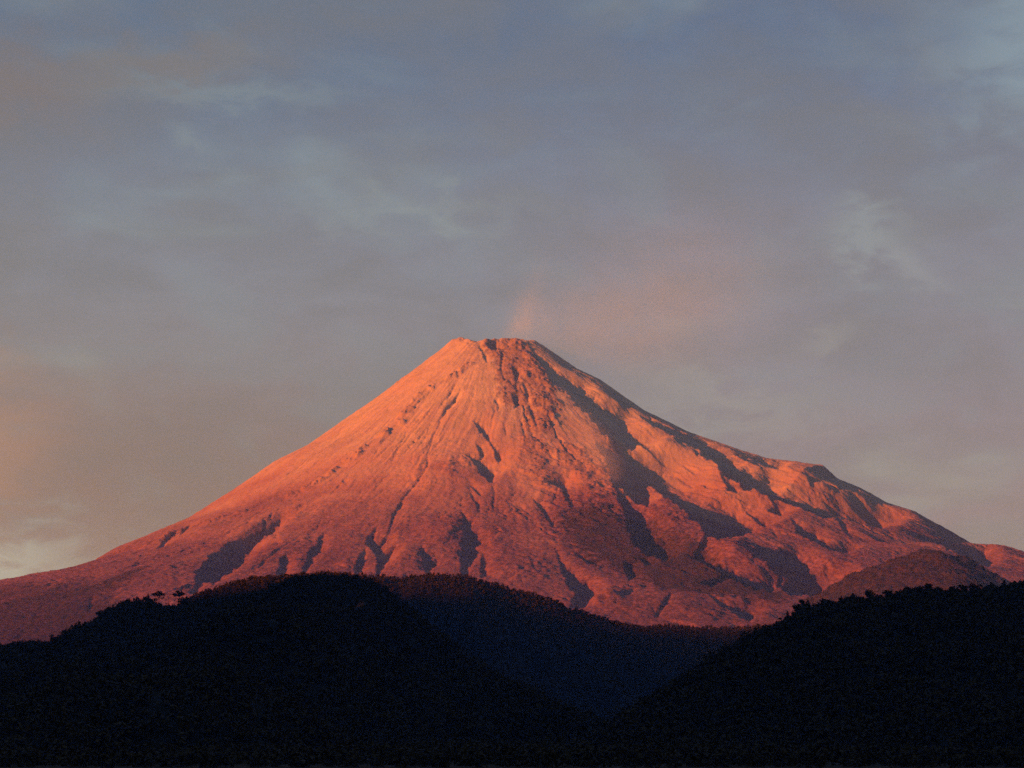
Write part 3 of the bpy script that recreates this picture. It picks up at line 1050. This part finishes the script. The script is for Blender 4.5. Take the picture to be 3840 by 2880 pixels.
PROTO = {}
for kind, n in (('round', 6), ('tall', 3), ('umbrella', 2), ('snag', 1)):
    PROTO[kind] = []
    for i in range(n):
        (cv, cf), (tv, tf) = proto(kind, 400 + 13 * i + len(kind))
        pair = []
        for nm, vv, ff, mm in (('trunk', tv, tf, m_bark), ('crown', cv, cf, m_leaf)):
            o = mesh_obj(nm, vv, ff, mm)
            pair.append(o.data)
            bpy.data.objects.remove(o)
        PROTO[kind].append(pair)


def tree(name, kind, i, x, y, z, s, label, group=None, rot=None):
    t_ = bpy.data.objects.new(name, None)
    t_.empty_display_size = 1.0
    C.objects.link(t_)
    t_.location = (x, y, z)
    t_.rotation_euler = (0, 0, random.uniform(0, 6.28) if rot is None else rot)
    t_.scale = (s, s, s * random.uniform(0.9, 1.12))
    tag(t_, label, "tree", group)
    tr, cr = PROTO[kind][i % len(PROTO[kind])]
    for nm, me in (('trunk', tr), ('crown', cr)):
        o = bpy.data.objects.new(nm, me)
        C.objects.link(o)
        o.parent = t_
    return t_


def special(hl, u, v, kind, i, s, label, name="tree", rot=0.0):
    """a tree whose top stands where the skyline shows it"""
    a, e = ray(u, v)
    yd = float(np.interp(u, hl.x / hl.y * (FPX * math.cos(PITCH) + 135.0) + CX, hl.y))
    x, y = float(a) * yd, yd
    z = float(hl.h(np.array(x), np.array(y)))
    top = {'round': 9.4, 'tall': 13.4, 'umbrella': 11.6, 'snag': 12.0}[kind]
    fit = min(max((float(e) * yd - z) / top, 0.6), 2.0) * s
    return tree(name, kind, i, x, y, z - 0.4, fit, label, None, rot)


special(A1, 597, 2206, 'umbrella', 0, 1.0, "umbrella-crowned tree with light showing under its crown on the left hill crest")
special(A1, 634, 2206, 'snag', 0, 1.0, "thin nearly bare tree between two broad crowns on the left hill crest", "bare_tree")
special(A1, 672, 2212, 'umbrella', 1, 1.0, "broad flat-topped tree right of the thin bare tree on the left hill crest")
special(A1, 690, 2222, 'round', 1, 1.0, "dense round tree closing the gap beside the thin bare tree on the left hill")
special(A1, 556, 2222, 'tall', 0, 1.0, "pointed tree left of the umbrella-crowned tree on the left hill crest")
special(A1, 382, 2288, 'umbrella', 0, 1.0, "ragged flat-topped tree leaning over the slope low on the left hill")
special(C1, 3478, 2178, 'round', 0, 1.0, "largest domed tree on the right hill crest, tinged red")
special(C1, 3398, 2192, 'round', 2, 1.0, "round tree just left of the largest domed tree on the right hill")
special(C1, 3445, 2188, 'round', 4, 1.0, "smaller crown touching the left side of the largest domed tree on the right hill")
special(C1, 3325, 2212, 'umbrella', 1, 1.0, "low umbrella-shaped tree standing alone on the right hill crest")
special(C1, 3570, 2190, 'round', 3, 1.0, "broad dark tree past the dip right of the largest domed tree")
special(C1, 3718, 2176, 'tall', 1, 1.0, "dark pointed tree towards the right end of the right hill crest")
special(C1, 3764, 2172, 'tall', 2, 1.0, "dark spreading tree with a spiky top near the right frame edge")
special(C1, 3012, 2248, 'round', 5, 1.0, "reddish rounded tree where the right hill starts to drop to the saddle")


def crest_trees(hl, u0, u1, gap, depth, smin, smax, label, group, name):
    """a row of single trees along a skyline"""
    u = u0
    while u < u1:
        yd0 = float(np.interp(u, hl.x / hl.y * (FPX * math.cos(PITCH) + 135.0) + CX, hl.y))
        a, e = ray(u, 2240)
        yd = yd0 + random.uniform(-depth, depth * 0.4)
        x = float(a) * yd
        z = float(hl.h(np.array(x), np.array(yd)))
        kind = random.choice(['round', 'round', 'round', 'round', 'tall'])
        sc_ = random.uniform(smin, smax) * (1.35 if random.random() < 0.12 else 1.0) * (0.72 if kind == 'tall' else 1.0)
        tree(name, kind, random.randrange(9), x, yd, z - 0.5, sc_, label, group)
        u += gap * random.uniform(0.6, 1.4) / yd * FPX


crest_trees(A1, 10, 1560, 9.0, 14, 0.55, 1.2, "low dark tree in the row along the crest of the near left hill", "trees along the left hill crest", "tree")
crest_trees(A2, 700, 1410, 8.5, 14, 0.6, 1.05, "reddish tree along the top of the hill behind the left hill", "trees on top of the reddish hill", "tree")
crest_trees(B1, 1370, 2870, 12.0, 16, 0.65, 1.15, "small dusky tree along the crest of the middle ridge", "trees along the middle ridge crest", "tree")
crest_trees(C1, 2870, 3850, 8.5, 12, 0.55, 1.3, "low dark tree in the row along the crest of the near right hill", "trees along the right hill crest", "tree")

# ------------------------------------------------------------------ air, crater smoke and slope dust
def box_mesh(name, lo, hi, mat_):
    v = [(x, y, z) for z in (lo[2], hi[2]) for y in (lo[1], hi[1]) for x in (lo[0], hi[0])]
    f = [(0, 2, 3, 1), (4, 5, 7, 6), (0, 1, 5, 4), (2, 6, 7, 3), (0, 4, 6, 2), (1, 3, 7, 5)]
    return mesh_obj(name, v, f, mat_)


def vol_mat(name, color, density, aniso=0.0):
    m = bpy.data.materials.new(name)
    m.use_nodes = True
    N_ = Nodes(m.node_tree)
    N_.n.clear()
    v = N_.n.new('ShaderNodeVolumePrincipled')
    v.inputs['Color'].default_value = (*color, 1)
    v.inputs['Density'].default_value = density
    v.inputs['Anisotropy'].default_value = aniso
    o = N_.n.new('ShaderNodeOutputMaterial')
    N_.l.new(v.outputs[0], o.inputs['Volume'])
    return m, N_, v


HAZE = 2.2e-5
m_haze, _, hv = vol_mat("haze", (0.15, 0.33, 0.88), HAZE)
hv.inputs["Absorption Color"].default_value = (1, 1, 1, 1)
haze = box_mesh("haze", (-42000, -42000, -120), (42000, 42000, 3500), m_haze)
tag(haze, "thin evening haze filling the air in front of the volcano", "haze", kind='stuff')


def at_depth(u, v, yd):
    a, e = ray(u * K2, v * K2)
    return float(a) * yd, yd, float(e) * yd


def blob_density(N_, blobs, wob_scale, wob_amp):
    """sum of soft ellipsoids (centre, radii, strength, lean of x per z), torn by noise"""
    g = N_.n.new('ShaderNodeNewGeometry').outputs['Position']
    nx = N_.n.new('ShaderNodeTexNoise')
    nx.inputs['Scale'].default_value = wob_scale
    nx.inputs['Detail'].default_value = 4.0
    N_.l.new(g, nx.inputs['Vector'])
    off = N_.vmath('SUBTRACT', nx.outputs['Color'], (0.5, 0.5, 0.5))
    sc = N_.vmath('SCALE', off)
    sc.node.inputs['Scale'].default_value = wob_amp
    gp = N_.xyz(N_.vmath('ADD', g, sc))
    tot = None
    for (c, r_, st, lean) in blobs:
        dz = N_.math('SUBTRACT', gp[2], c[2])
        dx = N_.math('SUBTRACT', N_.math('SUBTRACT', gp[0], c[0]), N_.math('MULTIPLY', dz, lean))
        dy = N_.math('SUBTRACT', gp[1], c[1])
        d = None
        for q, rr_ in zip((dx, dy, dz), r_):
            a = N_.math('DIVIDE', q, rr_)
            a = N_.math('MULTIPLY', a, a)
            d = a if d is None else N_.math('ADD', d, a)
        gg = N_.math('MULTIPLY', N_.math('EXPONENT', N_.math('MULTIPLY', d, -1.0)), st)
        tot = gg if tot is None else N_.math('ADD', tot, gg)
    ero = N_.remap(N_.noise(g, wob_scale * 1.7, 4.0, 0.6), 0.30, 0.62, 0.45, 1.15)
    return N_.math('MULTIPLY', tot, ero)


m_smoke, N, v = vol_mat("smoke", (0.80, 1.0, 0.88), 0.0, 0.0)
blobs = [
    (at_depth(1128, 715, YC), (75, 110, 65), 1.3e-3, 0.2),
    (at_depth(1142, 668, YC), (70, 120, 200), 6.5e-4, 0.25),
    (at_depth(1180, 690, YC), (160, 180, 150), 2.7e-4, 0.3),
    (at_depth(1260, 700, YC + 60), (240, 240, 160), 1.9e-4, 0.2),
    (at_depth(1430, 665, YC), (540, 440, 220), 2.1e-4, 0.1),
    (at_depth(1340, 740, YC + 150), (520, 380, 180), 1.6e-4, 0.0),
    (at_depth(1500, 560, YC), (580, 420, 300), 1.0e-4, 0.0),
]
N.put(v.inputs['Density'], blob_density(N, blobs, 0.0035, 260.0))
x0, _, z0 = at_depth(960, 860, YC)
x1, _, z1 = at_depth(2000, 340, YC)
smoke = box_mesh("smoke_plume", (x0, YC - 900, z0), (x1, YC + 1000, min(z1, 3450)), m_smoke)
tag(smoke, "thin pink smoke rising from the crater and drifting to the right of the summit", "smoke", kind='stuff')

m_dust, N, v = vol_mat("dust", (0.90, 0.80, 0.72), 0.0, 0.0)
blobs = []
for (p, rr_, st) in (((1620, 700), 40, 1.2e-3), ((1720, 850), 55, 1.8e-3), ((1800, 980), 65, 2.2e-3), ((1880, 1120), 75, 2.4e-3), ((1960, 1270), 75, 2.2e-3), ((2050, 1370), 45, 1.6e-3)):
    A, _ = hit(*[np.array([q]) for q in px(5, p)])
    ax, ay = A[0]
    blobs.append(((float(ax), float(ay) - 40, float(base_h(np.array([ax]), np.array([ay]), zl, zr)[0]) + 15), (rr_, rr_, rr_ * 0.9), st, 0.0))
N.put(v.inputs['Density'], blob_density(N, blobs, 0.012, 60.0))
bc = np.array([b_[0] for b_ in blobs])
dust = box_mesh("dust_cloud", tuple(bc.min(0) - 200), tuple(bc.max(0) + 200), m_dust)
tag(dust, "faint rockfall dust hanging over the upper lee slope of the volcano", "dust", kind='stuff')
